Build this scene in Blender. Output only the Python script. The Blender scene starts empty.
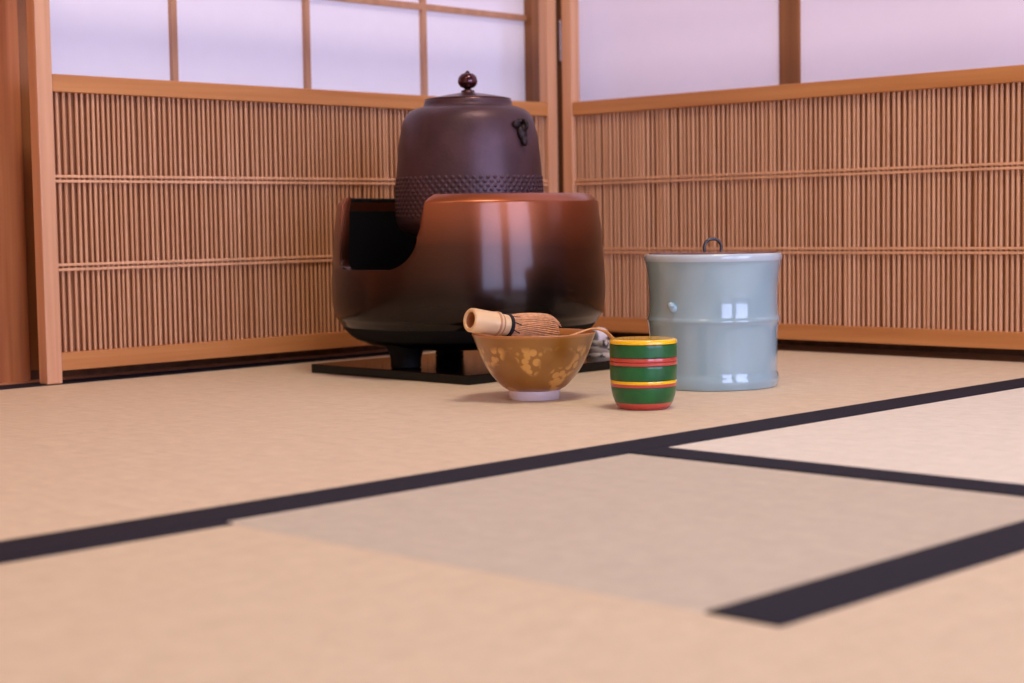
import bpy, bmesh, math, random
from mathutils import Vector, Matrix
random.seed(7)
PI = math.pi
D = bpy.data
COL = bpy.context.scene.collection
sc = bpy.context.scene

# room frame: x runs along the back-left wall towards the corner, y runs away from the
# camera towards that wall, the inside corner of the folding screen stands at the origin
# ---------------------------------------------------------------- helpers
def lin(c):
    return tuple(((v/255)/12.92 if v/255 <= .04045 else ((v/255+.055)/1.055)**2.4) for v in c) + (1,)

def link(name, bm, mat, parent=None, smooth=False, loc=None, angle=None):
    me = D.meshes.new(name)
    bmesh.ops.recalc_face_normals(bm, faces=bm.faces)
    bm.to_mesh(me); bm.free()
    for m in (mat if isinstance(mat, (list, tuple)) else [mat]): me.materials.append(m)
    if smooth:
        for p in me.polygons: p.use_smooth = True
        if angle:
            try: me.set_sharp_from_angle(angle=math.radians(angle))
            except Exception: pass
    o = D.objects.new(name, me); COL.objects.link(o)
    if parent: o.parent = parent
    if loc: o.location = loc
    return o

def tag(o, label=None, cat=None, group=None, kind=None):
    if label: o['label'] = label
    if cat: o['category'] = cat
    if group: o['group'] = group
    if kind: o['kind'] = kind
    return o

def empty(name, loc, rz=0):
    o = D.objects.new(name, None); COL.objects.link(o)
    o.empty_display_size = .05
    o.location = loc; o.rotation_euler = (0, 0, rz); return o

def box(bm, x0, x1, y0, y1, z0, z1, bevel=0, mi=0):
    b = bmesh.new() if bevel else bm
    vs = [b.verts.new((x, y, z)) for z in (z0, z1) for y in (y0, y1) for x in (x0, x1)]
    fs = [b.faces.new([vs[i] for i in f]) for f in
          ((0,2,3,1),(4,5,7,6),(0,1,5,4),(2,6,7,3),(0,4,6,2),(1,3,7,5))]
    for f in fs: f.material_index = mi
    if bevel:
        bmesh.ops.bevel(b, geom=list(b.edges), offset=bevel, segments=2, profile=.6, affect='EDGES')
        for f in b.faces: f.material_index = mi
        me = D.meshes.new('t'); b.to_mesh(me); b.free(); bm.from_mesh(me); D.meshes.remove(me)

def B(*a, **k):
    bm = bmesh.new(); box(bm, *a, **k); return bm

def lathe(bm, prof, n=96, mi=0, mis=None, M=None, close=False):
    """prof: (r,z) list; r==0 ends become poles"""
    rings = []
    for r, z in prof:
        if r < 1e-6: ring = [bm.verts.new((0, 0, z))]
        else: ring = [bm.verts.new((r*math.cos(2*PI*i/n), r*math.sin(2*PI*i/n), z)) for i in range(n)]
        rings.append(ring)
    if M is not None:
        for ring in rings:
            for v in ring: v.co = M @ v.co
    seq = list(range(len(rings)-1))
    pairs = [(rings[i], rings[i+1], i) for i in seq]
    if close: pairs.append((rings[-1], rings[0], len(rings)-1))
    for a, b, k in pairs:
        for i in range(n):
            j = (i+1) % n
            if len(a) == 1 and len(b) == 1: continue
            if len(a) == 1: f = bm.faces.new((a[0], b[i], b[j]))
            elif len(b) == 1: f = bm.faces.new((a[i], a[j], b[0]))
            else: f = bm.faces.new((a[i], a[j], b[j], b[i]))
            f.material_index = mis[k] if mis else mi

def smooth_prof(pts, sub=6):
    """Catmull-Rom through profile points"""
    out = []
    P = [Vector(p) for p in pts]
    for i in range(len(P)-1):
        p0 = P[max(i-1, 0)]; p1 = P[i]; p2 = P[i+1]; p3 = P[min(i+2, len(P)-1)]
        for s in range(sub):
            t = s/sub
            q = .5*((2*p1)+(p2-p0)*t+(2*p0-5*p1+4*p2-p3)*t*t+(3*p1-p0-3*p2+p3)*t**3)
            out.append((max(q.x, 0), q.y))
    out.append(tuple(P[-1])); return out

def tube(bm, pts, r, n=10, closed=False, mi=0, rr=None, flat=1.0):
    P = [Vector(p) for p in pts]; rings = []; N = len(P)
    prev = None
    for i, p in enumerate(P):
        if closed: t = P[(i+1) % N]-P[(i-1) % N]
        else: t = P[min(i+1, N-1)]-P[max(i-1, 0)]
        t.normalize()
        if prev is None:
            a = t.cross(Vector((0, 0, 1)))
            if a.length < .1: a = t.cross(Vector((1, 0, 0)))
            a.normalize()
        else:
            a = prev-t*prev.dot(t); a.normalize()
        prev = a; b = t.cross(a)
        q = rr[i] if rr else r
        rings.append([bm.verts.new(p+a*q*math.cos(2*PI*k/n)+b*q*flat*math.sin(2*PI*k/n)) for k in range(n)])
    m = N if closed else N-1
    for i in range(m):
        A = rings[i]; C = rings[(i+1) % N]
        for k in range(n):
            f = bm.faces.new((A[k], A[(k+1) % n], C[(k+1) % n], C[k])); f.material_index = mi
    if not closed:
        for R in (rings[0], rings[-1]):
            f = bm.faces.new(R); f.material_index = mi

def curve_pts(pts, sub=8):
    out = []; P = [Vector(p) for p in pts]
    for i in range(len(P)-1):
        p0 = P[max(i-1, 0)]; p1 = P[i]; p2 = P[i+1]; p3 = P[min(i+2, len(P)-1)]
        for s in range(sub):
            t = s/sub
            out.append(.5*((2*p1)+(p2-p0)*t+(2*p0-5*p1+4*p2-p3)*t*t+(3*p1-p0-3*p2+p3)*t**3))
    out.append(P[-1]); return out

def prism(bm, poly, z0, z1, mi=0):
    a = [bm.verts.new((x, y, z0)) for x, y in poly]; b = [bm.verts.new((x, y, z1)) for x, y in poly]
    n = len(poly)
    for f in [bm.faces.new(a), bm.faces.new(b)] + [bm.faces.new((a[i], a[(i+1) % n], b[(i+1) % n], b[i])) for i in range(n)]:
        f.material_index = mi

# ---------------------------------------------------------------- materials
def newmat(name):
    m = D.materials.new(name); m.use_nodes = True
    nt = m.node_tree; b = nt.nodes['Principled BSDF']; return m, nt, b

def plain(name, c, rough=.5, metal=0, coat=0, spec=.5, var=0, vscale=20, bump=0, bscale=60, coat_rough=.03):
    m, nt, b = newmat(name)
    b.inputs['Base Color'].default_value = lin(c)
    b.inputs['Roughness'].default_value = rough; b.inputs['Metallic'].default_value = metal
    b.inputs['Coat Weight'].default_value = coat; b.inputs['Coat Roughness'].default_value = coat_rough
    b.inputs['Specular IOR Level'].default_value = spec
    tc = nt.nodes.new('ShaderNodeTexCoord')
    if var:
        n = nt.nodes.new('ShaderNodeTexNoise'); n.inputs['Scale'].default_value = vscale; n.inputs['Detail'].default_value = 5
        nt.links.new(tc.outputs['Object'], n.inputs['Vector'])
        r = nt.nodes.new('ShaderNodeValToRGB'); nt.links.new(n.outputs['Fac'], r.inputs['Fac'])
        r.color_ramp.elements[0].position = .3; r.color_ramp.elements[1].position = .7
        r.color_ramp.elements[0].color = lin([v*(1-var) for v in c]); r.color_ramp.elements[1].color = lin([min(255, v*(1+var)) for v in c])
        nt.links.new(r.outputs['Color'], b.inputs['Base Color'])
    if bump:
        n2 = nt.nodes.new('ShaderNodeTexNoise'); n2.inputs['Scale'].default_value = bscale; n2.inputs['Detail'].default_value = 4
        nt.links.new(tc.outputs['Object'], n2.inputs['Vector'])
        bp = nt.nodes.new('ShaderNodeBump'); bp.inputs['Strength'].default_value = bump; bp.inputs['Distance'].default_value = .002
        nt.links.new(n2.outputs['Fac'], bp.inputs['Height']); nt.links.new(bp.outputs['Normal'], b.inputs['Normal'])
    return m

def wood(name, c0, c1, axis='z', fine=90, rough=.45, stretch=.04, spec=.4):
    m, nt, b = newmat(name)
    tc = nt.nodes.new('ShaderNodeTexCoord'); mp = nt.nodes.new('ShaderNodeMapping')
    s = {'x': (stretch, 1, 1), 'y': (1, stretch, 1), 'z': (1, 1, stretch)}[axis]
    mp.inputs['Scale'].default_value = [v*fine for v in s]
    nt.links.new(tc.outputs['Object'], mp.inputs['Vector'])
    n = nt.nodes.new('ShaderNodeTexNoise'); n.inputs['Scale'].default_value = 1; n.inputs['Detail'].default_value = 6
    n.inputs['Distortion'].default_value = .35
    nt.links.new(mp.outputs['Vector'], n.inputs['Vector'])
    r = nt.nodes.new('ShaderNodeValToRGB'); nt.links.new(n.outputs['Fac'], r.inputs['Fac'])
    r.color_ramp.elements[0].position = .3; r.color_ramp.elements[1].position = .68
    r.color_ramp.elements[0].color = lin(c0); r.color_ramp.elements[1].color = lin(c1)
    nt.links.new(r.outputs['Color'], b.inputs['Base Color'])
    b.inputs['Roughness'].default_value = rough; b.inputs['Specular IOR Level'].default_value = spec
    return m

def tatami(name, c0, c1, strand='y'):
    """rush matting: fine strands across the mat with warp ribs between them"""
    m, nt, b = newmat(name)
    tc = nt.nodes.new('ShaderNodeTexCoord')
    mp = nt.nodes.new('ShaderNodeMapping')
    mp.inputs['Scale'].default_value = (420, 14, 1) if strand == 'y' else (14, 420, 1)
    nt.links.new(tc.outputs['Object'], mp.inputs['Vector'])
    n = nt.nodes.new('ShaderNodeTexNoise'); n.inputs['Scale'].default_value = 1; n.inputs['Detail'].default_value = 2
    nt.links.new(mp.outputs['Vector'], n.inputs['Vector'])
    n3 = nt.nodes.new('ShaderNodeTexNoise'); n3.inputs['Scale'].default_value = 55; n3.inputs['Detail'].default_value = 6; n3.inputs['Roughness'].default_value = .7
    nt.links.new(tc.outputs['Object'], n3.inputs['Vector'])
    mx = nt.nodes.new('ShaderNodeMix'); mx.data_type = 'FLOAT'; mx.inputs['Factor'].default_value = .55
    nt.links.new(n.outputs['Fac'], mx.inputs['A']); nt.links.new(n3.outputs['Fac'], mx.inputs['B'])
    r = nt.nodes.new('ShaderNodeValToRGB'); nt.links.new(mx.outputs['Result'], r.inputs['Fac'])
    r.color_ramp.elements[0].position = .33; r.color_ramp.elements[1].position = .67
    r.color_ramp.elements[0].color = lin(c0); r.color_ramp.elements[1].color = lin(c1)
    nt.links.new(r.outputs['Color'], b.inputs['Base Color'])
    w = nt.nodes.new('ShaderNodeTexWave'); w.wave_type = 'BANDS'; w.bands_direction = 'Y' if strand == 'y' else 'X'
    w.inputs['Scale'].default_value = 22; w.inputs['Distortion'].default_value = .6
    nt.links.new(tc.outputs['Object'], w.inputs['Vector'])
    mx2 = nt.nodes.new('ShaderNodeMix'); mx2.data_type = 'FLOAT'; mx2.inputs['Factor'].default_value = .35
    nt.links.new(mx.outputs['Result'], mx2.inputs['A']); nt.links.new(w.outputs['Fac'], mx2.inputs['B'])
    bp = nt.nodes.new('ShaderNodeBump'); bp.inputs['Strength'].default_value = .35; bp.inputs['Distance'].default_value = .0012
    nt.links.new(mx2.outputs['Result'], bp.inputs['Height']); nt.links.new(bp.outputs['Normal'], b.inputs['Normal'])
    b.inputs['Roughness'].default_value = .62; b.inputs['Specular IOR Level'].default_value = .3
    return m

def paper(name, c, emit, estr):
    """paper with emission: daylight behind the shoji, added glow on the wall paper"""
    m, nt, b = newmat(name)
    tc = nt.nodes.new('ShaderNodeTexCoord')
    n = nt.nodes.new('ShaderNodeTexNoise'); n.inputs['Scale'].default_value = 45; n.inputs['Detail'].default_value = 8
    nt.links.new(tc.outputs['Object'], n.inputs['Vector'])
    r = nt.nodes.new('ShaderNodeValToRGB'); nt.links.new(n.outputs['Fac'], r.inputs['Fac'])
    r.color_ramp.elements[0].color = lin([v*.975 for v in c]); r.color_ramp.elements[1].color = lin(c)
    nt.links.new(r.outputs['Color'], b.inputs['Base Color'])
    b.inputs['Roughness'].default_value = .85; b.inputs['Specular IOR Level'].default_value = .2
    b.inputs['Emission Color'].default_value = lin(emit); b.inputs['Emission Strength'].default_value = estr
    return m

M = {}
M['post']   = wood('cedar_post', (206,150,112), (226,172,134), 'z', 70)
M['rail']   = wood('cedar_rail', (186,120,66), (206,142,84), 'x', 70)
M['rail_y'] = wood('cedar_rail_side', (186,120,66), (206,142,84), 'y', 70)
M['slat']   = wood('reed_slat', (200,146,106), (224,172,132), 'z', 160, .5, .03)
M['back']   = wood('dark_backing_board', (148,98,64), (164,112,76), 'z', 40, .7)
M['cross']  = plain('reed_crossbar', (226,172,130), .5, var=.05)
M['pillar'] = wood('pillar_wood', (164,92,50), (216,140,86), 'z', 60, .5, .03)
M['upright']= wood('upright_wood', (136,88,52), (164,108,66), 'z', 60, .5)
M['dark']   = wood('dark_wood', (92,58,36), (120,78,48), 'z', 60, .5)
M['sill']   = wood('sill_wood', (190,130,94), (214,156,116), 'x', 60, .5)
M['board']  = wood('floor_board', (84,54,30), (104,68,38), 'y', 50, .5)
M['sill_dark'] = wood('brown_floor_board', (132,88,48), (152,104,60), 'y', 50, .5)
M['kumiko'] = wood('shoji_kumiko', (186,136,104), (204,154,120), 'z', 80, .55)
M['ceil']   = wood('ceiling_boards', (150,112,78), (176,134,96), 'x', 12, .7)
M['cream'] = plain('cream_paper_wall', (240,214,176), .8, var=.03)
M['plaster']= plain('sand_plaster', (150,112,80), .9, var=.05, vscale=60, bump=.2)
M['tat_far'] = tatami('rush_far', (208,186,160), (230,210,182), 'y')
M['tat_near']= tatami('rush_near', (204,184,156), (224,205,177), 'x')
M['tat_cover']= tatami('rush_cover', (188,176,160), (208,197,178), 'y')  # greyer base colour also stands in for sheen across the weave
M['tat_side']= tatami('rush_side', (218,210,196), (238,230,216), 'y')
M['heri']   = plain('navy_cloth_band', (24,24,38), .8, var=.12, vscale=300, bump=.25, bscale=500, spec=.25)
M['paper_l']= paper('shoji_paper', (222,216,228), (230,220,250), .25)
M['paper_r']= paper('white_wall_paper', (226,214,230), (236,222,255), .28)  # faint emission added to brighten wall paper with no light behind it
M['window'] = paper('daylit_shoji_paper', (240,235,240), (186,202,255), 8.6)
M['iron']   = plain('cast_iron_brown', (82,58,64), .42, .5, var=.10, vscale=30, bump=.15, bscale=260, spec=.5)
M['iron_dark'] = plain('dark_iron', (36,18,22), .5, .3, bump=.2)
M['lidmetal']= plain('kettle_lid_bronze', (96,66,64), .3, .8, var=.1)
M['knobm']  = plain('kettle_knob_metal', (92,60,66), .18, .9)
M['black']  = plain('matte_black', (9,8,9), .75, spec=.2)
M['footblack']= plain('blackened_bronze', (7,6,6), .6, spec=.12)
M['lacquer']= plain('black_lacquer_board', (4,4,5), .16, spec=.25)
M['celadon']= plain('celadon_glaze', (152,180,188), .16, coat=1, var=.025, vscale=14, bump=.04, bscale=30)
M['celadon_rim']= plain('celadon_thin_glaze', (186,202,210), .18, coat=1)
M['jarlid'] = plain('brown_lacquer_lid', (104,56,34), .25, coat=.5)
M['ring']   = plain('black_ring', (22,14,16), .3, coat=.5)
M['white_foot'] = plain('white_glazed_foot', (226,214,222), .3, coat=.3)
M['bamboo'] = wood('pale_bamboo', (226,184,134), (240,204,156), 'x', 60, .4)
M['bamboo_in'] = plain('bamboo_bore', (176,112,66), .6)
M['bamboo_band'] = plain('bamboo_node', (190,134,88), .5)
M['tine']   = plain('bamboo_tine', (214,154,104), .5, var=.12, vscale=200)
M['thread'] = plain('black_thread', (16,14,22), .7)
M['scoop']  = plain('scoop_bamboo', (216,150,84), .35, var=.06, vscale=50, coat=.2)
M['green']  = plain('green_lacquer', (4,92,40), .32, coat=.25, var=.12, vscale=60)
M['yellow'] = plain('yellow_lacquer', (255,200,0), .25, coat=.7)
M['red']    = plain('red_lacquer', (196,70,54), .28, coat=.7)
M['seam']   = plain('dark_groove', (20,26,20), .5)
M['hinge']  = plain('steel_hinge', (170,160,160), .35, .9)

# smoked bronze: copper-coloured at the rim, blackened towards the feet (patina of the casting)
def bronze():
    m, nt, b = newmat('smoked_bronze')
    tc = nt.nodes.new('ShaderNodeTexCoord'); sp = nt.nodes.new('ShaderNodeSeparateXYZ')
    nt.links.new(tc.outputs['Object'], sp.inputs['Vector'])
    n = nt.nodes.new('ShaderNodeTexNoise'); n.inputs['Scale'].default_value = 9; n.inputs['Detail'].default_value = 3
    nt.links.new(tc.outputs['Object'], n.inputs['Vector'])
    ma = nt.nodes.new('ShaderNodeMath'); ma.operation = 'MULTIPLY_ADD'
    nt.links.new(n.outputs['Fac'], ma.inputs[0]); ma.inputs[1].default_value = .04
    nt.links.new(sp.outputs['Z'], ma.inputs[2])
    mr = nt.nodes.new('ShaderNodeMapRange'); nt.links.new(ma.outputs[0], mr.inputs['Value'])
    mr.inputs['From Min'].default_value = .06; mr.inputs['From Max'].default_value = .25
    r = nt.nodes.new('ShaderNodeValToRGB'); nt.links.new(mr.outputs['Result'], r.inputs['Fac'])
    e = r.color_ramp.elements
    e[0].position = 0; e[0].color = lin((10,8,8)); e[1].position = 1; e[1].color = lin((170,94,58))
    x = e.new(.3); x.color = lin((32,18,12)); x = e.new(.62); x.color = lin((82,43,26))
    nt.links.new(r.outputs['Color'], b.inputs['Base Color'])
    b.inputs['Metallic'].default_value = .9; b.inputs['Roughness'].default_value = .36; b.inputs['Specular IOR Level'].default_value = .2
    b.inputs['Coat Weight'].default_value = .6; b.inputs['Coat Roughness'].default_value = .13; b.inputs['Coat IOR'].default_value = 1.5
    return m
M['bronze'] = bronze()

# tea bowl: amber glaze with gold blotches scattered in bunches around the outside
def bowlmat():
    m, nt, b = newmat('amber_glaze')
    tc = nt.nodes.new('ShaderNodeTexCoord')
    v = nt.nodes.new('ShaderNodeTexVoronoi'); v.inputs['Scale'].default_value = 112; v.inputs['Randomness'].default_value = .9
    nt.links.new(tc.outputs['Object'], v.inputs['Vector'])
    lt = nt.nodes.new('ShaderNodeMapRange'); lt.inputs['From Min'].default_value = .62; lt.inputs['From Max'].default_value = .46
    nt.links.new(v.outputs['Distance'], lt.inputs['Value'])
    n = nt.nodes.new('ShaderNodeTexNoise'); n.inputs['Scale'].default_value = 26; n.inputs['Detail'].default_value = 1
    nt.links.new(tc.outputs['Object'], n.inputs['Vector'])
    g = nt.nodes.new('ShaderNodeMapRange'); g.inputs['From Min'].default_value = .47; g.inputs['From Max'].default_value = .53
    nt.links.new(n.outputs['Fac'], g.inputs['Value'])
    sp = nt.nodes.new('ShaderNodeSeparateXYZ'); nt.links.new(tc.outputs['Object'], sp.inputs['Vector'])
    hb = nt.nodes.new('ShaderNodeMapRange'); hb.inputs['From Min'].default_value = .064; hb.inputs['From Max'].default_value = .058
    nt.links.new(sp.outputs['Z'], hb.inputs['Value'])
    m1 = nt.nodes.new('ShaderNodeMath'); m1.operation = 'MULTIPLY'
    nt.links.new(lt.outputs['Result'], m1.inputs[0]); nt.links.new(g.outputs['Result'], m1.inputs[1])
    m2 = nt.nodes.new('ShaderNodeMath'); m2.operation = 'MULTIPLY'
    nt.links.new(m1.outputs[0], m2.inputs[0]); nt.links.new(hb.outputs['Result'], m2.inputs[1])
    n2 = nt.nodes.new('ShaderNodeTexNoise'); n2.inputs['Scale'].default_value = 22; n2.inputs['Detail'].default_value = 4
    nt.links.new(tc.outputs['Object'], n2.inputs['Vector'])
    r = nt.nodes.new('ShaderNodeValToRGB'); nt.links.new(n2.outputs['Fac'], r.inputs['Fac'])
    r.color_ramp.elements[0].position = .35; r.color_ramp.elements[1].position = .65
    r.color_ramp.elements[0].color = lin((140,90,26)); r.color_ramp.elements[1].color = lin((160,108,38))
    mx = nt.nodes.new('ShaderNodeMix'); mx.data_type = 'RGBA'
    nt.links.new(m2.outputs[0], mx.inputs['Factor'])
    nt.links.new(r.outputs['Color'], mx.inputs['A']); mx.inputs['B'].default_value = lin((206,152,72))
    nt.links.new(mx.outputs['Result'], b.inputs['Base Color'])
    b.inputs['Roughness'].default_value = .3; b.inputs['Coat Weight'].default_value = .6; b.inputs['Coat Roughness'].default_value = .08
    return m
M['bowl'] = bowlmat()
M['bowl_rim'] = plain('bowl_rim_glaze', (176,110,50), .3, coat=.6)

# white and black flecked woven cord
def cordmat():
    m, nt, b = newmat('flecked_cord')
    tc = nt.nodes.new('ShaderNodeTexCoord')
    v = nt.nodes.new('ShaderNodeTexVoronoi'); v.inputs['Scale'].default_value = 110
    nt.links.new(tc.outputs['Object'], v.inputs['Vector'])
    r = nt.nodes.new('ShaderNodeValToRGB'); nt.links.new(v.outputs['Color'], r.inputs['Fac'])
    r.color_ramp.interpolation = 'CONSTANT'
    r.color_ramp.elements[0].color = lin((88,80,80)); r.color_ramp.elements[1].position = .27
    r.color_ramp.elements[1].color = lin((222,208,198))
    nt.links.new(r.outputs['Color'], b.inputs['Base Color']); b.inputs['Roughness'].default_value = .85
    return m
M['cord'] = cordmat()
M['plug'] = plain('white_plastic', (250,242,246), .4)

# ---------------------------------------------------------------- the setting
XL, XR, YB, YF = -3.3, .30, -.0, -3.3   # room extents
o = tag(link('floor', B(XL-.1, .6, YF-.1, .3, -.16, -.056), M['board']), kind='structure')

# timber board of the floor beyond the short end of the far mat, under and behind the right half of the screen
tag(link('trim_1', B(.014, .13, -3.3, .13, -.056, -.0005), M['sill_dark']), kind='structure')
# flush wooden sill running along the back-left wall
tag(link('trim_2', B(XL, .014, .051, .098, -.056, .0), M['sill']), kind='structure')

# back-left wall: broad pillar, then sliding shoji on a sill
pil = bmesh.new()
box(pil, -1.30, -.950, .088, .20, -.02, 2.4, .004)
tag(link('trim_3', pil, M['pillar']), kind='structure')
tag(link('trim_4', B(-.950, .12, .10, .20, -.02, .012), M['dark']), kind='structure')
tag(link('wall_left', B(XL-.1, -1.30, .10, .20, -.056, 2.4), M['plaster']), kind='structure')
w1 = tag(link('window_1', B(-.948, .115, .124, .130, .40, 2.0), M['paper_l']), kind='structure')
wb = bmesh.new(); box(wb, -.900, .115, .112, .130, .012, .40)
link('waist_board', wb, M['dark'], w1)
for x0, x1, z in ((-.9485, -.90, .0125), (.050, .115, .40)):
    link('stile', B(x0, x1, .094 if z < .1 else .106, .132, z, 2.0, bevel=.002), M['upright'], w1)
for x in (-.690, -.445, -.199):
    link('vertical_bar', B(x-.0010, x+.0085, .116, .124, .40, 2.0), M['kumiko'], w1)
for z in (.5575, .72, .88, 1.04, 1.2, 1.36, 1.52, 1.68, 1.84):
    link('crossbar', B(-.90, .050, .117, .124, z-.005, z+.005), M['kumiko'], w1)
tag(link('wall_left.001', B(-.95, .4, .10, .20, 2.0, 2.4), M['plaster']), kind='structure')

# right wall: white papered panels parted by a dark upright
wr = bmesh.new(); box(wr, .120, .22, -1.60, .2, .36, 2.4)
tag(link('wall_right', wr, M['paper_r']), kind='structure')
tag(link('wall_right.001', B(.120, .22, -3.3, -1.60, .36, 2.4), M['plaster']), kind='structure')
tag(link('baseboard_right', B(.116, .22, -3.3, .12, -.02, .36), M['dark']), kind='structure')
tag(link('trim_5', B(.1145, .121, -.4085, -.3700, .36, 2.4, bevel=.002), M['upright']), kind='structure')
tag(link('trim_6', B(.106, .121, -1.62, -1.579, .36, 2.4, bevel=.002), M['upright']), kind='structure')

# the sides of the room behind the camera
tag(link('wall_back', B(XL-.1, XL, YF, .1, -.056, 2.4), M['cream']), kind='structure')
wf = bmesh.new()
box(wf, XL, .22, YF-.1, YF, -.056, .03); box(wf, XL, .22, YF-.1, YF, 1.42, 2.4)
for x0, x1 in ((XL, -2.52), (-1.42, -1.08), (-.03, .22)): box(wf, x0, x1, YF-.1, YF, .03, 1.42)
tag(link('wall_front', wf, M['plaster']), kind='structure')
for i, (x0, x1) in enumerate(((-2.52, -1.42), (-1.08, -.03))):
    w = tag(link('window_%d' % (i+2), B(x0, x1, YF-.06, YF-.05, .03, 1.42), M['window']), kind='structure')
    n = 4
    for k in range(n+1):
        x = x0+.012+(x1-x0-.024)*k/n; hw = .016 if k in (0, n) else .006
        link('vertical_bar', B(x-hw, x+hw, YF-.05, YF-.03, .03, 1.42), M['kumiko'], w)
    for k in range(5):
        z = .046+1.358*k/4; hw = .016 if k in (0, 4) else .006
        link('crossbar', B(x0, x1, YF-.05, YF-.034, z-hw, z+hw), M['kumiko'], w)
tag(link('ceiling', B(XL-.1, .22, YF-.1, .2, 2.4, 2.5), M['ceil']), kind='structure')

# ---------------------------------------------------------------- tatami
ZT = 0.0; TH = .055
def mat_thing(name, label, poly, mtl, bands, group=None):
    bm = bmesh.new(); prism(bm, poly, -TH, ZT)
    o = tag(link(name, bm, mtl), label, 'tatami mat', group)
    for x0, x1, y0, y1 in bands:
        link('edge_band', B(x0, x1, y0, y1, -TH+.002, ZT+.0012, bevel=.0009), M['heri'], o)
    return o
VA0, VA1 = .9515, 1.0025        # navy band between far and near mats
mat_thing('tatami_mat', 'long far tatami mat under the brazier, navy band along its near edge',
          [(-2.3, -VA0), (.0135, -VA0), (.0135, .003), (-2.3, .003)], M['tat_far'],
          [(-2.3, .0135, -VA1, -VA0), (-2.3, .0135, .003, .0505)])
mat_thing('tatami_mat', 'pinkish pale tatami mat at right beyond the navy line, behind the grey square mat',
          [(-.957, -2.4), (.0135, -2.4), (.0135, -1.003), (-.957, -1.003)], M['tat_side'],
          [(-1.0030, -.957, -2.4, -1.003)])
mat_thing('tatami_mat', 'warm beige tatami mat in the near foreground wrapping around the grey square mat',
          [(-2.9, -2.4), (-1.0035, -2.4), (-1.0035, -1.4625), (-1.4315, -1.4625), (-1.4315, -1.0165), (-2.9, -1.0165)], M['tat_near'],
          [(-2.9, -1.4315, -1.0165, -1.003)])
mat_thing('hearth_cover_mat', 'small square greyish tatami mat covering the sunken hearth, navy band on its near edge',
          [(-1.431, -1.4155), (-1.0035, -1.4155), (-1.0035, -1.003), (-1.431, -1.003)], M['tat_cover'],
          [(-1.431, -1.0035, -1.462, -1.4155)])

# ---------------------------------------------------------------- folding screen
scr = tag(empty('folding_screen', (0, 0, 0)), 'low two-panel wooden folding screen with slatted lower half, standing around the corner behind the brazier', 'folding screen')
HT = .62; PD = .021; PW = .0225
RT, RB, K1, K2, BT, BB = .4005, .378, .2665, .152, .0413, .0178
def panel(along, L0, L1, wmin, wmax, rng):
    """along(a,b,z): a runs along the panel from the hinge, b is depth behind the front face"""
    def bx(a0, a1, b0, b1, z0, z1, bev=0):
        p = along(a0, b0); q = along(a1, b1)
        return B(min(p[0], q[0]), max(p[0], q[0]), min(p[1], q[1]), max(p[1], q[1]), z0, z1, bevel=bev)
    rail = M['rail'] if along(1, 0)[1] == along(0, 0)[1] else M['rail_y']
    for a in (L0, L1-PW): link('post', bx(a, a+PW, 0, PD, .0015, HT, .0022), M['post'], scr)
    a0, a1 = L0+PW, L1-PW
    for z0, z1, nm in ((RB, RT, 'middle_rail'), (BB, BT, 'bottom_rail'), (HT-.026, HT-.004, 'top_rail')):
        link(nm, bx(a0, a1, .0008, PD-.002, z0, z1, .0014), rail, scr)
    back = link('backing_panel', bx(a0-.002, a1+.002, .0145, .0175, BT-.004, RB+.004), M['back'], scr)
    sl = bmesh.new(); a = a0+.006
    while a < a1-.004:
        w = rng.uniform(wmin, wmax)
        pts = []; j = rng.uniform(-.0006, .0006)
        for z in (BT-.002, K2, K1, RB+.002):
            x, y = along(a+j+rng.uniform(-.0004, .0004), .0095); pts.append((x, y, z))
        tube(sl, pts, w, n=7)
        a += .0082+rng.uniform(-.0012, .0012)
    link('slat_lattice', sl, M['slat'], back, smooth=True, angle=60)
    for k in (K1, K2):
        for s in (-1, 1):
            link('crossbar', bx(a0, a1, .0040, .0068, k+s*.0032-.0018, k+s*.0032+.0018, .0006), M['cross'], back)
rng = random.Random(3)
panel(lambda a, b: (-a, b), .0005, .9775, .0019, .0024, rng)
panel(lambda a, b: (b, -a), .0095, .9875, .0022, .0028, rng)
link('gap_blocker', B(.006, .0185, -.009, .0185, .002, HT-.002), M['dark'], scr)  # added strip that keeps the corner gap dark by blocking the bright wall
for z in (.505, .10):
    hb = bmesh.new()
    tube(hb, [(.0035, -.0045, z-.034), (.0035, -.0045, z+.034)], .0024, n=14)
    for q in (-.012, .012): tube(hb, [(.0035, -.0045, z+q-.004), (.0035, -.0045, z+q+.004)], .0029, n=14)
    box(hb, -.0002, .0035, -.0062, -.0042, z-.03, z+.03); box(hb, .0028, .0042, -.0098, -.0045, z-.03, z+.03)
    link('hinge', hb, M['hinge'], scr)

# ---------------------------------------------------------------- board, brazier, kettle
FC = (-.503, -.294)
bd = bmesh.new(); box(bd, -.1535, .1535, -.154, .154, .0004, .0122, .0012)
tag(link('brazier_board', bd, M['lacquer'], loc=(FC[0], FC[1], 0)), 'square glossy black board lying on the mat under the brazier', 'board')

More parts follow.
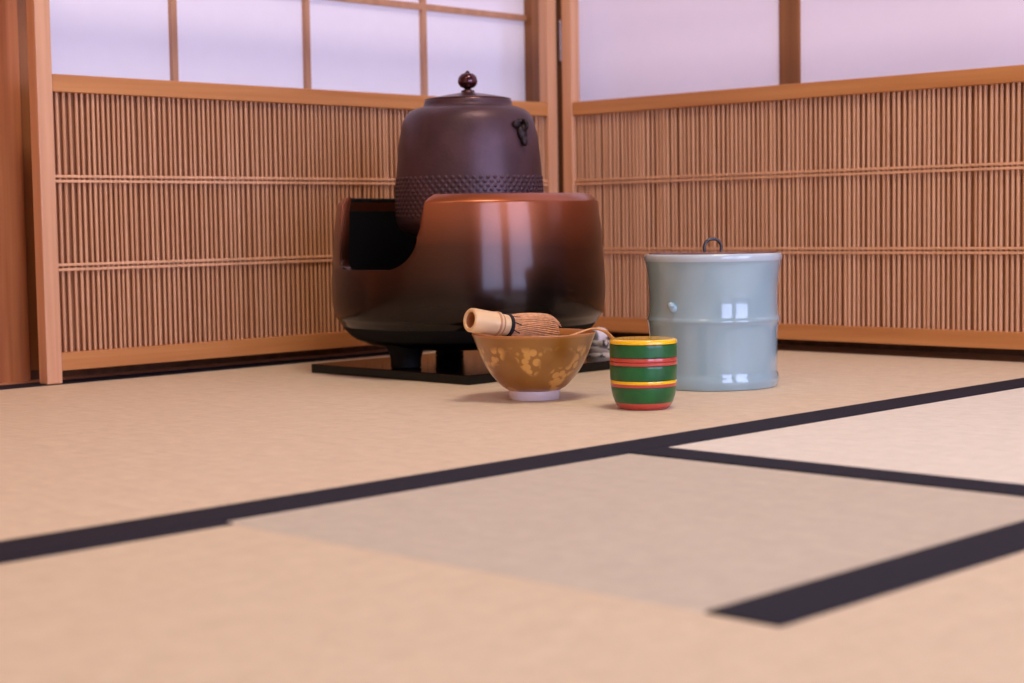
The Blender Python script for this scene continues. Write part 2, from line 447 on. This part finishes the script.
furo = tag(empty('brazier', (FC[0], FC[1], .0122)), 'large round bronze brazier with cut-out front on three feet, copper rim and blackened belly', 'brazier')
z0 = .0122
outer = smooth_prof([(.1768, .2268), (.1785, .2150), (.1808, .195), (.1838, .160), (.1860, .125), (.1858, .100), (.1838, .0835), (.1815, .0765)], 6)
lower = smooth_prof([(.1780, .0735), (.168, .0585), (.152, .0455), (.125, .0372), (.08, .034), (0, .0335)], 5)
lip = [(.1620, .2362), (.1630, .2378), (.1655, .2380), (.1672, .2373), (.1758, .2290), (.1765, .2280)]
inner = [(.0, .050), (.08, .0505), (.125, .056), (.155, .072), (.1705, .095), (.1722, .125), (.1700, .16), (.1675, .195), (.1655, .220), (.1625, .232)]
prof = inner+lip+outer+lower
prof = [(r, z-z0) for r, z in prof]
fb = bmesh.new(); lathe(fb, prof, n=128)
# inside faces take the flat black material
for f in fb.faces:
    c = f.calc_center_median(); r = math.hypot(c.x, c.y)
    zz = c.z+z0
    if zz > .047 and (r < .1725 and zz < .222 or r < .1626): f.material_index = 1
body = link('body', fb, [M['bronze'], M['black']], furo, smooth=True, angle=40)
# cut-out facing the host (towards -x), open at the top, rounded below
def uprofile(rc, fl):
    pts = []
    zb = .1425
    hw = .077
    pts.append((hw+fl, .30)); pts.append((hw+fl, .2395))
    for k in range(6):
        a = PI/2*k/5; pts.append((hw+fl-fl*math.sin(a), .2395-.011*(1-math.cos(a))))
    pts.append((hw-.003, .195))
    for k in range(10):
        a = PI/2*k/9; pts.append((hw-.006-rc+rc*math.cos(a), zb+rc-rc*math.sin(a)))
    return pts
poly = uprofile(.016, .0005)+[(-y, z) for y, z in reversed(uprofile(.042, .008))]
cb = bmesh.new()
A = [cb.verts.new((-.30, y-.006, z-z0)) for y, z in poly]; Bv = [cb.verts.new((-.05, y-.006, z-z0)) for y, z in poly]
n = len(poly); cb.faces.new(A); cb.faces.new(Bv)
for i in range(n): cb.faces.new((A[i], A[(i+1) % n], Bv[(i+1) % n], Bv[i]))
cut = link('cutter', cb, [M['bronze']], furo)
md = body.modifiers.new('cut', 'BOOLEAN'); md.object = cut; md.operation = 'DIFFERENCE'; md.solver = 'EXACT'
bv = body.modifiers.new('bev', 'BEVEL'); bv.width = .0022; bv.segments = 2; bv.limit_method = 'ANGLE'; bv.angle_limit = math.radians(50)
bpy.context.view_layer.update()
dg = bpy.context.evaluated_depsgraph_get()
me = D.meshes.new_from_object(body.evaluated_get(dg))
body.modifiers.clear(); body.data = me
for p in me.polygons: p.use_smooth = True
me.set_sharp_from_angle(angle=math.radians(38))
D.objects.remove(cut)
for ang in (181, -49, 60):
    lb = bmesh.new()
    a = math.radians(ang); cx, cy = .120*math.cos(a), .120*math.sin(a)
    pr = smooth_prof([(0, .0465), (.036, .0465), (.0300, .037), (.0245, .026), (.0205, .0135), (.0200, .0055), (.0190, .0004), (0, .0004)], 4)
    lathe(lb, pr, n=32)
    for v in lb.verts:
        t = min(1, v.co.z/.04); r = 1
        v.co.x += .012*t*0
    bmesh.ops.translate(lb, verts=lb.verts, vec=(cx, cy, 0))
    link('foot', lb, M['footblack'], furo, smooth=True, angle=50)
tv = bmesh.new()
ring = [(.06*math.cos(t*2*PI/40), .06*math.sin(t*2*PI/40), .047) for t in range(40)]
tube(tv, ring, .006, n=8, closed=True)
for k in range(3):
    a = 2*PI*k/3+.5
    tube(tv, [(.06*math.cos(a), .06*math.sin(a), .042), (.064*math.cos(a), .064*math.sin(a), .14), (.05*math.cos(a), .05*math.sin(a), .162)], .005, n=8)
link('trivet', tv, M['black'], furo, smooth=True)

kz = .1788
ket = tag(empty('kettle', (FC[0]+.0022, FC[1]-.0022, kz)), 'dark brown cast-iron kettle with studded lower band sitting inside the bronze brazier', 'kettle')
kp = [(0, .178), (.05, .178), (.085, .186), (.1005, .200), (.1022, .212), (.1024, .2337), (.1012, .262), (.0990, .290), (.0962, .313), (.0915, .335), (.0865, .3455), (.079, .3525), (.0705, .3558), (.064, .3568), (.0618, .3588), (.0608, .363), (.0600, .3655), (.0560, .3660), (.0545, .362), (.0545, .350), (.07, .335), (.088, .30), (.09, .22), (.06, .19), (0, .188)]
kp2 = smooth_prof(kp[:20], 3)+kp[20:]
kb = bmesh.new(); kp2 = [(r*.978, z) for r, z in kp2]
lathe(kb, [(r, z-kz) for r, z in kp2], n=112)
# studs in staggered rows
def krad(z):
    for (r0, a), (r1, b) in zip(kp2, kp2[1:]):
        if a <= z <= b and z > .2: return r0+(r1-r0)*(z-a)/max(b-a, 1e-6)
    return .1
rows = 10
for i in range(rows):
    z = .2605-i*.0055
    R = krad(z)
    for k in range(66):
        a = 2*PI*(k+.5*(i % 2))/66
        c = Vector((R*math.cos(a), R*math.sin(a), z-kz))
        q = Matrix.Translation(c) @ Vector((math.cos(a), math.sin(a), 0)).to_track_quat('Z', 'Y').to_matrix().to_4x4()
        lathe(kb, [(.0034, -.0006), (.0027, .0003), (.0014, .0009), (0, .0010)], n=8, M=q)
link('body', kb, M['iron'], ket, smooth=True, angle=50)
for s in (0, 1):
    lg = bmesh.new()
    tor = [(.0, .0085*math.cos(t*2*PI/24), .0085*1.05*math.sin(t*2*PI/24)) for t in range(24)]
    ringpts = [(.005+.0065*math.cos(t*2*PI/24), 0.004, .005+.0065*math.sin(t*2*PI/24)) for t in range(24)]
    tube(lg, [(p[0], 0, p[2]) for p in ringpts], .0028, n=8, closed=True)
    # mask-like boss: brow, cheeks and snout below the ring
    for (x, y, z, r, fz) in ((.001, -.0085, .007, .0070, .8), (.001, .0085, .007, .0070, .8), (.001, 0, -.004, .0088, 1.3), (.003, 0, -.015, .0056, 1.4), (.002, 0, .011, .0070, .6), (.006, 0, .001, .0050, 1.1)):
        mm = Matrix.Translation((x, y, z)) @ Matrix.Diagonal((.75, 1, fz, 1))
        bmesh.ops.create_uvsphere(lg, u_segments=14, v_segments=10, radius=r, matrix=mm)
    ang = math.radians(-86) if s == 0 else math.radians(94)
    R = .0925
    o = link('lug', lg, M['iron_dark'], ket, smooth=True, loc=(R*math.cos(ang), R*math.sin(ang), .3225-kz))
    o.rotation_euler = (0, math.radians(-12), ang)
lid = bmesh.new()
lathe(lid, [(r, z-kz) for r, z in smooth_prof([(0, .3632), (.0535, .3632), (.0578, .3668), (.0575, .3682), (.048, .3702), (.030, .3735), (.014, .3762), (.0095, .3768), (.0088, .3795), (.0045, .3812), (0, .3815)], 4)], n=80)
lo = link('lid', lid, M['lidmetal'], ket, smooth=True, angle=45)
kn = bmesh.new()
lathe(kn, [(r, z-kz) for r, z in smooth_prof([(0, .378), (.0042, .378), (.0034, .3805), (.0050, .3825), (.0095, .3845), (.0128, .3890), (.0132, .3930), (.0118, .3980), (.0080, .4018), (.0042, .4032), (.0030, .4045), (.0012, .4062), (0, .4066)], 5)], n=40)
link('knob', kn, M['knobm'], lo, smooth=True)

# ---------------------------------------------------------------- celadon water jar
JC = (-.4820, -.6945)
jar = tag(empty('water_jar', (JC[0], JC[1], .0004)), 'pale celadon bamboo-shaped water jar with black ring knob, standing right of the brazier', 'water jar')
jp = [(0, .004), (.066, .003), (.070, .0), (.0755, .0), (.0772, .002), (.0785, .0075), (.0782, .012), (.0768, .0175), (.0766, .024), (.0766, .045), (.0772, .060), (.0780, .070), (.0789, .0755), (.0800, .0785), (.0796, .0808), (.0784, .0835), (.0778, .090), (.0774, .104), (.0780, .120), (.0795, .135), (.0806, .1425), (.0815, .1462), (.0826, .1490), (.0829, .1520), (.0822, .1548), (.0808, .1562), (.0792, .1560), (.0776, .1545), (.0770, .1500)]
jp2 = smooth_prof(jp, 4)+[(.0745, .12), (.0735, .03), (.06, .012), (0, .010)]
jb = bmesh.new()
mis = [1 if .1475 < z < .158 and r > .076 else 0 for r, z in jp2]
lathe(jb, [(r, z*1.022) for r, z in jp2], n=112, mis=mis)
jbo = link('body', jb, [M['celadon'], M['celadon_rim']], jar, smooth=True, angle=70)
jl = bmesh.new()
lathe(jl, smooth_prof([(0, .1555), (.070, .1555), (.0765, .1563), (.0768, .1600), (.0755, .1612), (.068, .1620), (.03, .1622), (0, .1622)], 3), n=80)
jlo = link('lid', jl, M['jarlid'], jar, smooth=True, angle=50)
rg = bmesh.new()
pts = []
for k in range(33):
    t = -.75+(PI+1.5)*k/32
    pts.append((.0113*math.cos(t), 0, .1662+.0106*math.sin(t)))
tube(rg, pts, .0019, n=12)
ro = link('ring_knob', rg, M['ring'], jlo, smooth=True)
ro.rotation_euler = (0, 0, math.radians(-46+18))
bud = bmesh.new()
pts = curve_pts([(-.003, 0, 0), (.001, 0, .0008), (.003, 0, .002), (.005, 0, .0034)], 5)
tube(bud, pts, .004, n=14, rr=[.0062-.0022*i/(len(pts)-1) for i in range(len(pts))])
bmesh.ops.create_uvsphere(bud, u_segments=14, v_segments=10, radius=.0046, matrix=Matrix.Translation((.0052, 0, .0038)))
# twig stub on the left of the jar as seen by the camera
lat = -.0536/.0776; aa = math.atan2(-.6972, -.7134)-math.asin(-lat)
bo = link('twig_stub', bud, M['celadon'], jar, smooth=True, loc=(.0765*math.cos(aa), .0765*math.sin(aa), .0960))
bo.rotation_euler = (0, 0, aa)

# ---------------------------------------------------------------- tea bowl, whisk, scoop
BC = (-.7230, -.6240)
bowl = tag(empty('tea_bowl', (BC[0], BC[1], .0003)), 'amber glazed tea bowl with gold blotches on a white foot, whisk resting in it', 'tea bowl')
bp_out = smooth_prof([(.0276, .0095), (.036, .0145), (.0440, .0225), (.0515, .0320), (.0580, .0435), (.0630, .0550), (.0668, .0655), (.0695, .0725), (.0703, .0745)], 5)
bp_rim = [(.0702, .0755), (.0694, .0758), (.0684, .0750)]
bp_in = smooth_prof([(.0660, .0690), (.0605, .0560), (.0545, .0440), (.0470, .0325), (.0370, .0225), (.022, .0165), (0, .0150)], 4)
bpr = [(0, .0092)]+bp_out+bp_rim+bp_in
bb = bmesh.new()
lathe(bb, bpr, n=112, mis=[1 if z > .0722 else 0 for r, z in bpr])
bbo = link('body', bb, [M['bowl'], M['bowl_rim']], bowl, smooth=True)
bbo.rotation_euler = (0, 0, math.radians(30))
ft = bmesh.new()
lathe(ft, [(0, .004), (.0240, .0035), (.0250, .0002), (.0278, .0), (.0288, .0012), (.0290, .006), (.0293, .0100), (.0270, .0125), (0, .0125)], n=72)
link('foot_ring', ft, M['white_foot'], bowl, smooth=True, angle=50)

Fw = Vector((.7152, .6990, 0)); Rt = Vector((.6990, -.7152, 0)); Up = Vector((0, 0, 1))
bowl_c = Vector((BC[0], BC[1], 0))
def BP(r, f, z): return bowl_c+Rt*r+Fw*f+Up*z
# whisk: bamboo handle leaning on the left rim, tines down in the bowl
P0 = BP(-.0715, -.040, .0935); P1 = BP(.024, .029, .0738)
ax = (P1-P0).normalized()
whisk = empty('tea_whisk', P0)
tag(whisk, 'bamboo tea whisk lying in the amber bowl with its hollow pale handle over the rim', 'tea whisk')
whisk.rotation_euler = ax.to_track_quat('X', 'Z').to_euler()
Mx = Matrix.Rotation(PI/2, 4, 'Y')      # lathe axis z -> x
hb = bmesh.new()
hp = [(.0083, .030), (.0083, .002), (.0088, .0004), (.0098, 0), (.0117, .0003), (.0126, .0018), (.0128, .006), (.0124, .018), (.0122, .028), (.0124, .0335), (.0131, .0360), (.0128, .0385), (.0116, .0400), (.0112, .0420), (.0110, .0500), (.0104, .0505), (0, .0505)]
hp = [(r*1.07, x) for r, x in hp]
hpm = [2 if i < 1 else (1 if i in (9, 12) else 0) for i in range(len(hp))]
lathe(hb, [(0, .030)]+hp, n=48, mis=[2, 2]+hpm[1:]+[0], M=Mx)
link('handle', hb, [M['bamboo'], M['bamboo_band'], M['bamboo_in']], whisk, smooth=True, angle=50)
th = bmesh.new()
for k, x in enumerate((.0505, .0520, .0535)):
    R = .0125
    tube(th, [(x, R*math.cos(t*2*PI/36), R*math.sin(t*2*PI/36)) for t in range(36)], .0009, n=6, closed=True)
for k in range(9):
    a = 2*PI*k/9
    tube(th, [(.0525, (.0121)*math.cos(a), .0121*math.sin(a)), (.0620, .0142*math.cos(a+.2), .0142*math.sin(a+.2))], .0007, n=5)
link('binding_thread', th, M['thread'], whisk, smooth=True)
tn = bmesh.new()
rw = random.Random(5)
for ringi, (nn, s) in enumerate(((46, 1.0), (26, .66))):
    for k in range(nn):
        a = 2*PI*k/nn+rw.uniform(-.02, .02)
        l = .117+rw.uniform(-.004, .003)
        rs = [.0112*s, .0128*s, .0158*s, .0180*s, .0188*s, .0172*s, .0135*s]
        xs = [.050, .058, .073, .090, .104, .112, l]
        pts = [(x, r*math.cos(a), r*math.sin(a)) for x, r in zip(xs, rs)]
        tube(tn, curve_pts(pts, 2), .0006, n=5, rr=[.00086]*6+[.00080]*5+[.0006]*2)
link('tines', tn, M['tine'], whisk, smooth=True)

# scoop laid across the right side of the bowl, its bent tip hanging past the rim
sp = bmesh.new()
pts = curve_pts([BP(-.028, -.030, .0520), BP(.006, -.020, .0625), BP(.038, -.008, .0708), BP(.0630, .002, .0781), BP(.0720, .006, .0781), BP(.0820, .010, .0746), BP(.0900, .013, .0668)], 8)
nP = len(pts)
tube(sp, pts, .0026, n=12, rr=[.0028 if i < nP*.55 else .0028+.0016*min(1, (i-nP*.55)/(nP*.35)) for i in range(nP)], flat=.42)
c0 = pts[0]
for v in sp.verts: v.co -= c0
tag(link('tea_scoop', sp, M['scoop'], smooth=True, loc=c0, angle=60), 'thin curved bamboo tea scoop resting on the right rim of the amber bowl', 'tea scoop')

# ---------------------------------------------------------------- striped tea caddy
CC = (-.7235, -.7860)
cad = tag(empty('tea_caddy', (CC[0], CC[1], .0003)), 'small green lacquered tea caddy with yellow and red stripes, standing in front of the jar', 'tea caddy')
def R_c(z):
    pr = [(0, .0250), (.0020, .0275), (.0045, .0295), (.0085, .0315), (.0140, .0334), (.020, .0346), (.026, .0353), (.036, .0359), (.047, .0362), (.0725, .0363)]
    for (a, r0), (b, r1) in zip(pr, pr[1:]):
        if a <= z <= b: return r0+(r1-r0)*(z-a)/(b-a)
    return pr[-1][1]
def band_prof(bands):
    prof = []; mis = []
    for z0_, z1_, mi in bands:
        n = max(2, int((z1_-z0_)/.0015)+1)
        for k in range(n):
            z = z0_+(z1_-z0_)*k/n; g = .0003 if mi == 3 else 0
            prof.append((R_c(z)-g, z)); mis.append(mi)
    return prof, mis
mats = [M['green'], M['yellow'], M['red'], M['seam']]
pb, mb = band_prof([(0, .0072, 2), (.0072, .0238, 0), (.0238, .0244, 3), (.0244, .0278, 2), (.0278, .0310, 1), (.0310, .0316, 3), (.0316, .0466, 0), (.0466, .0474, 3), (.0474, .0506, 2)])
pb = [(0, .001), (.0235, 0)]+pb+[(R_c(.0506), .0506), (.0352, .0510), (0, .0510)]
mb = [2, 2]+mb+[2, 2, 2]
cb_ = bmesh.new(); lathe(cb_, pb, n=72, mis=mb)
link('body', cb_, mats, cad, smooth=True, angle=50)
pl, ml = band_prof([(.0516, .0552, 2), (.0552, .0559, 3), (.0559, .0692, 0), (.0692, .0699, 3), (.0699, .0715, 1)])
top = [(.0362, .0720), (.0357, .0736), (.0345, .0744), (.0326, .0747), (.0295, .0746), (.0288, .0746), (.024, .0746), (.023, .0746), (.015, .0746), (.014, .0746), (.006, .0746), (0, .0746)]
pl = [(0, .0511), (.0352, .0511), (.0358, .0513)]+pl+top
ml = [2, 2, 2]+ml+[1, 1, 1, 1, 1, 1, 1, 1, 2, 1, 1]
lb = bmesh.new(); lathe(lb, pl, n=72, mis=ml)
link('lid', lb, mats, cad, smooth=True, angle=50)

# ---------------------------------------------------------------- cord behind the board
cd = bmesh.new(); pts = []
cx, cy = -.290, -.365
for k in range(70):
    t = 2*PI*k/22; r = .033-.00006*k
    pts.append((r*math.cos(t)*1.1, r*math.sin(t), .0056+.0100*min(k/22, 2.4)*.9))
pts = pts[:58]+[(.05, .03, .018), (.09, .07, .006), (.14, .085, .0056), (.19, .07, .0056)]
tube(cd, curve_pts(pts, 3), .0052, n=10)
cord = tag(link('cord', cd, M['cord'], smooth=True, loc=(cx, cy, .0004)), 'coiled pale cord with dark flecks on the mat behind the bowl and tea caddy', 'cord')
pg = bmesh.new()
lathe(pg, smooth_prof([(0, 0), (.0085, .0005), (.0105, .004), (.0108, .012), (.0085, .020), (.0060, .024), (0, .0245)], 4), n=28, M=Matrix.Rotation(math.radians(80), 4, 'Y'))
link('plug', pg, M['plug'], cord, smooth=True, loc=(-.0345, .003, .0375))

# ---------------------------------------------------------------- lights
def area(name, loc, rot, sx, sy, power, col):
    l = D.lights.new(name, 'AREA'); l.shape = 'RECTANGLE'; l.size = sx; l.size_y = sy
    l.energy = power; l.color = col
    o = D.objects.new(name, l); COL.objects.link(o); o.location = loc; o.rotation_euler = rot; return o
area('overhead_warm_light', (-.95, -1.45, 2.36), (0, 0, 0), .6, .6, 30, (1, .88, .72))
area('overhead_warm_light', (-2.55, -1.30, 2.36), (0, 0, 0), .6, .6, 9, (1, .78, .54))  # added warm fill for the left side, no lamp of its own there
w = D.worlds.new('world'); sc.world = w; w.use_nodes = True
bgn = w.node_tree.nodes['Background']; bgn.inputs['Color'].default_value = (.85, .86, 1, 1); bgn.inputs['Strength'].default_value = .4

# ---------------------------------------------------------------- camera
cam = D.cameras.new('camera'); co = D.objects.new('camera', cam); COL.objects.link(co)
r = Vector((0.6980475, -0.7158750, -0.0158928)); u = Vector((0.0613696, 0.0376985, 0.9974029)); f = Vector((0.7134167, 0.6972100, -0.0702483))
co.matrix_world = Matrix(((r.x, u.x, -f.x, -2.1033), (r.y, u.y, -f.y, -1.9384), (r.z, u.z, -f.z, .2), (0, 0, 0, 1)))
cam.sensor_width = 36; cam.lens = 36*1682.07/1024
cam.clip_start = .02; cam.clip_end = 50
cam.dof.use_dof = True; cam.dof.focus_distance = 1.86; cam.dof.aperture_fstop = 6.0
sc.camera = co
sc.view_settings.view_transform = 'Standard'; sc.view_settings.look = 'None'
sc.view_settings.gamma = 1; sc.view_settings.use_curve_mapping = False
sc.view_settings.exposure = -0.04
sc.cycles.use_denoising = True
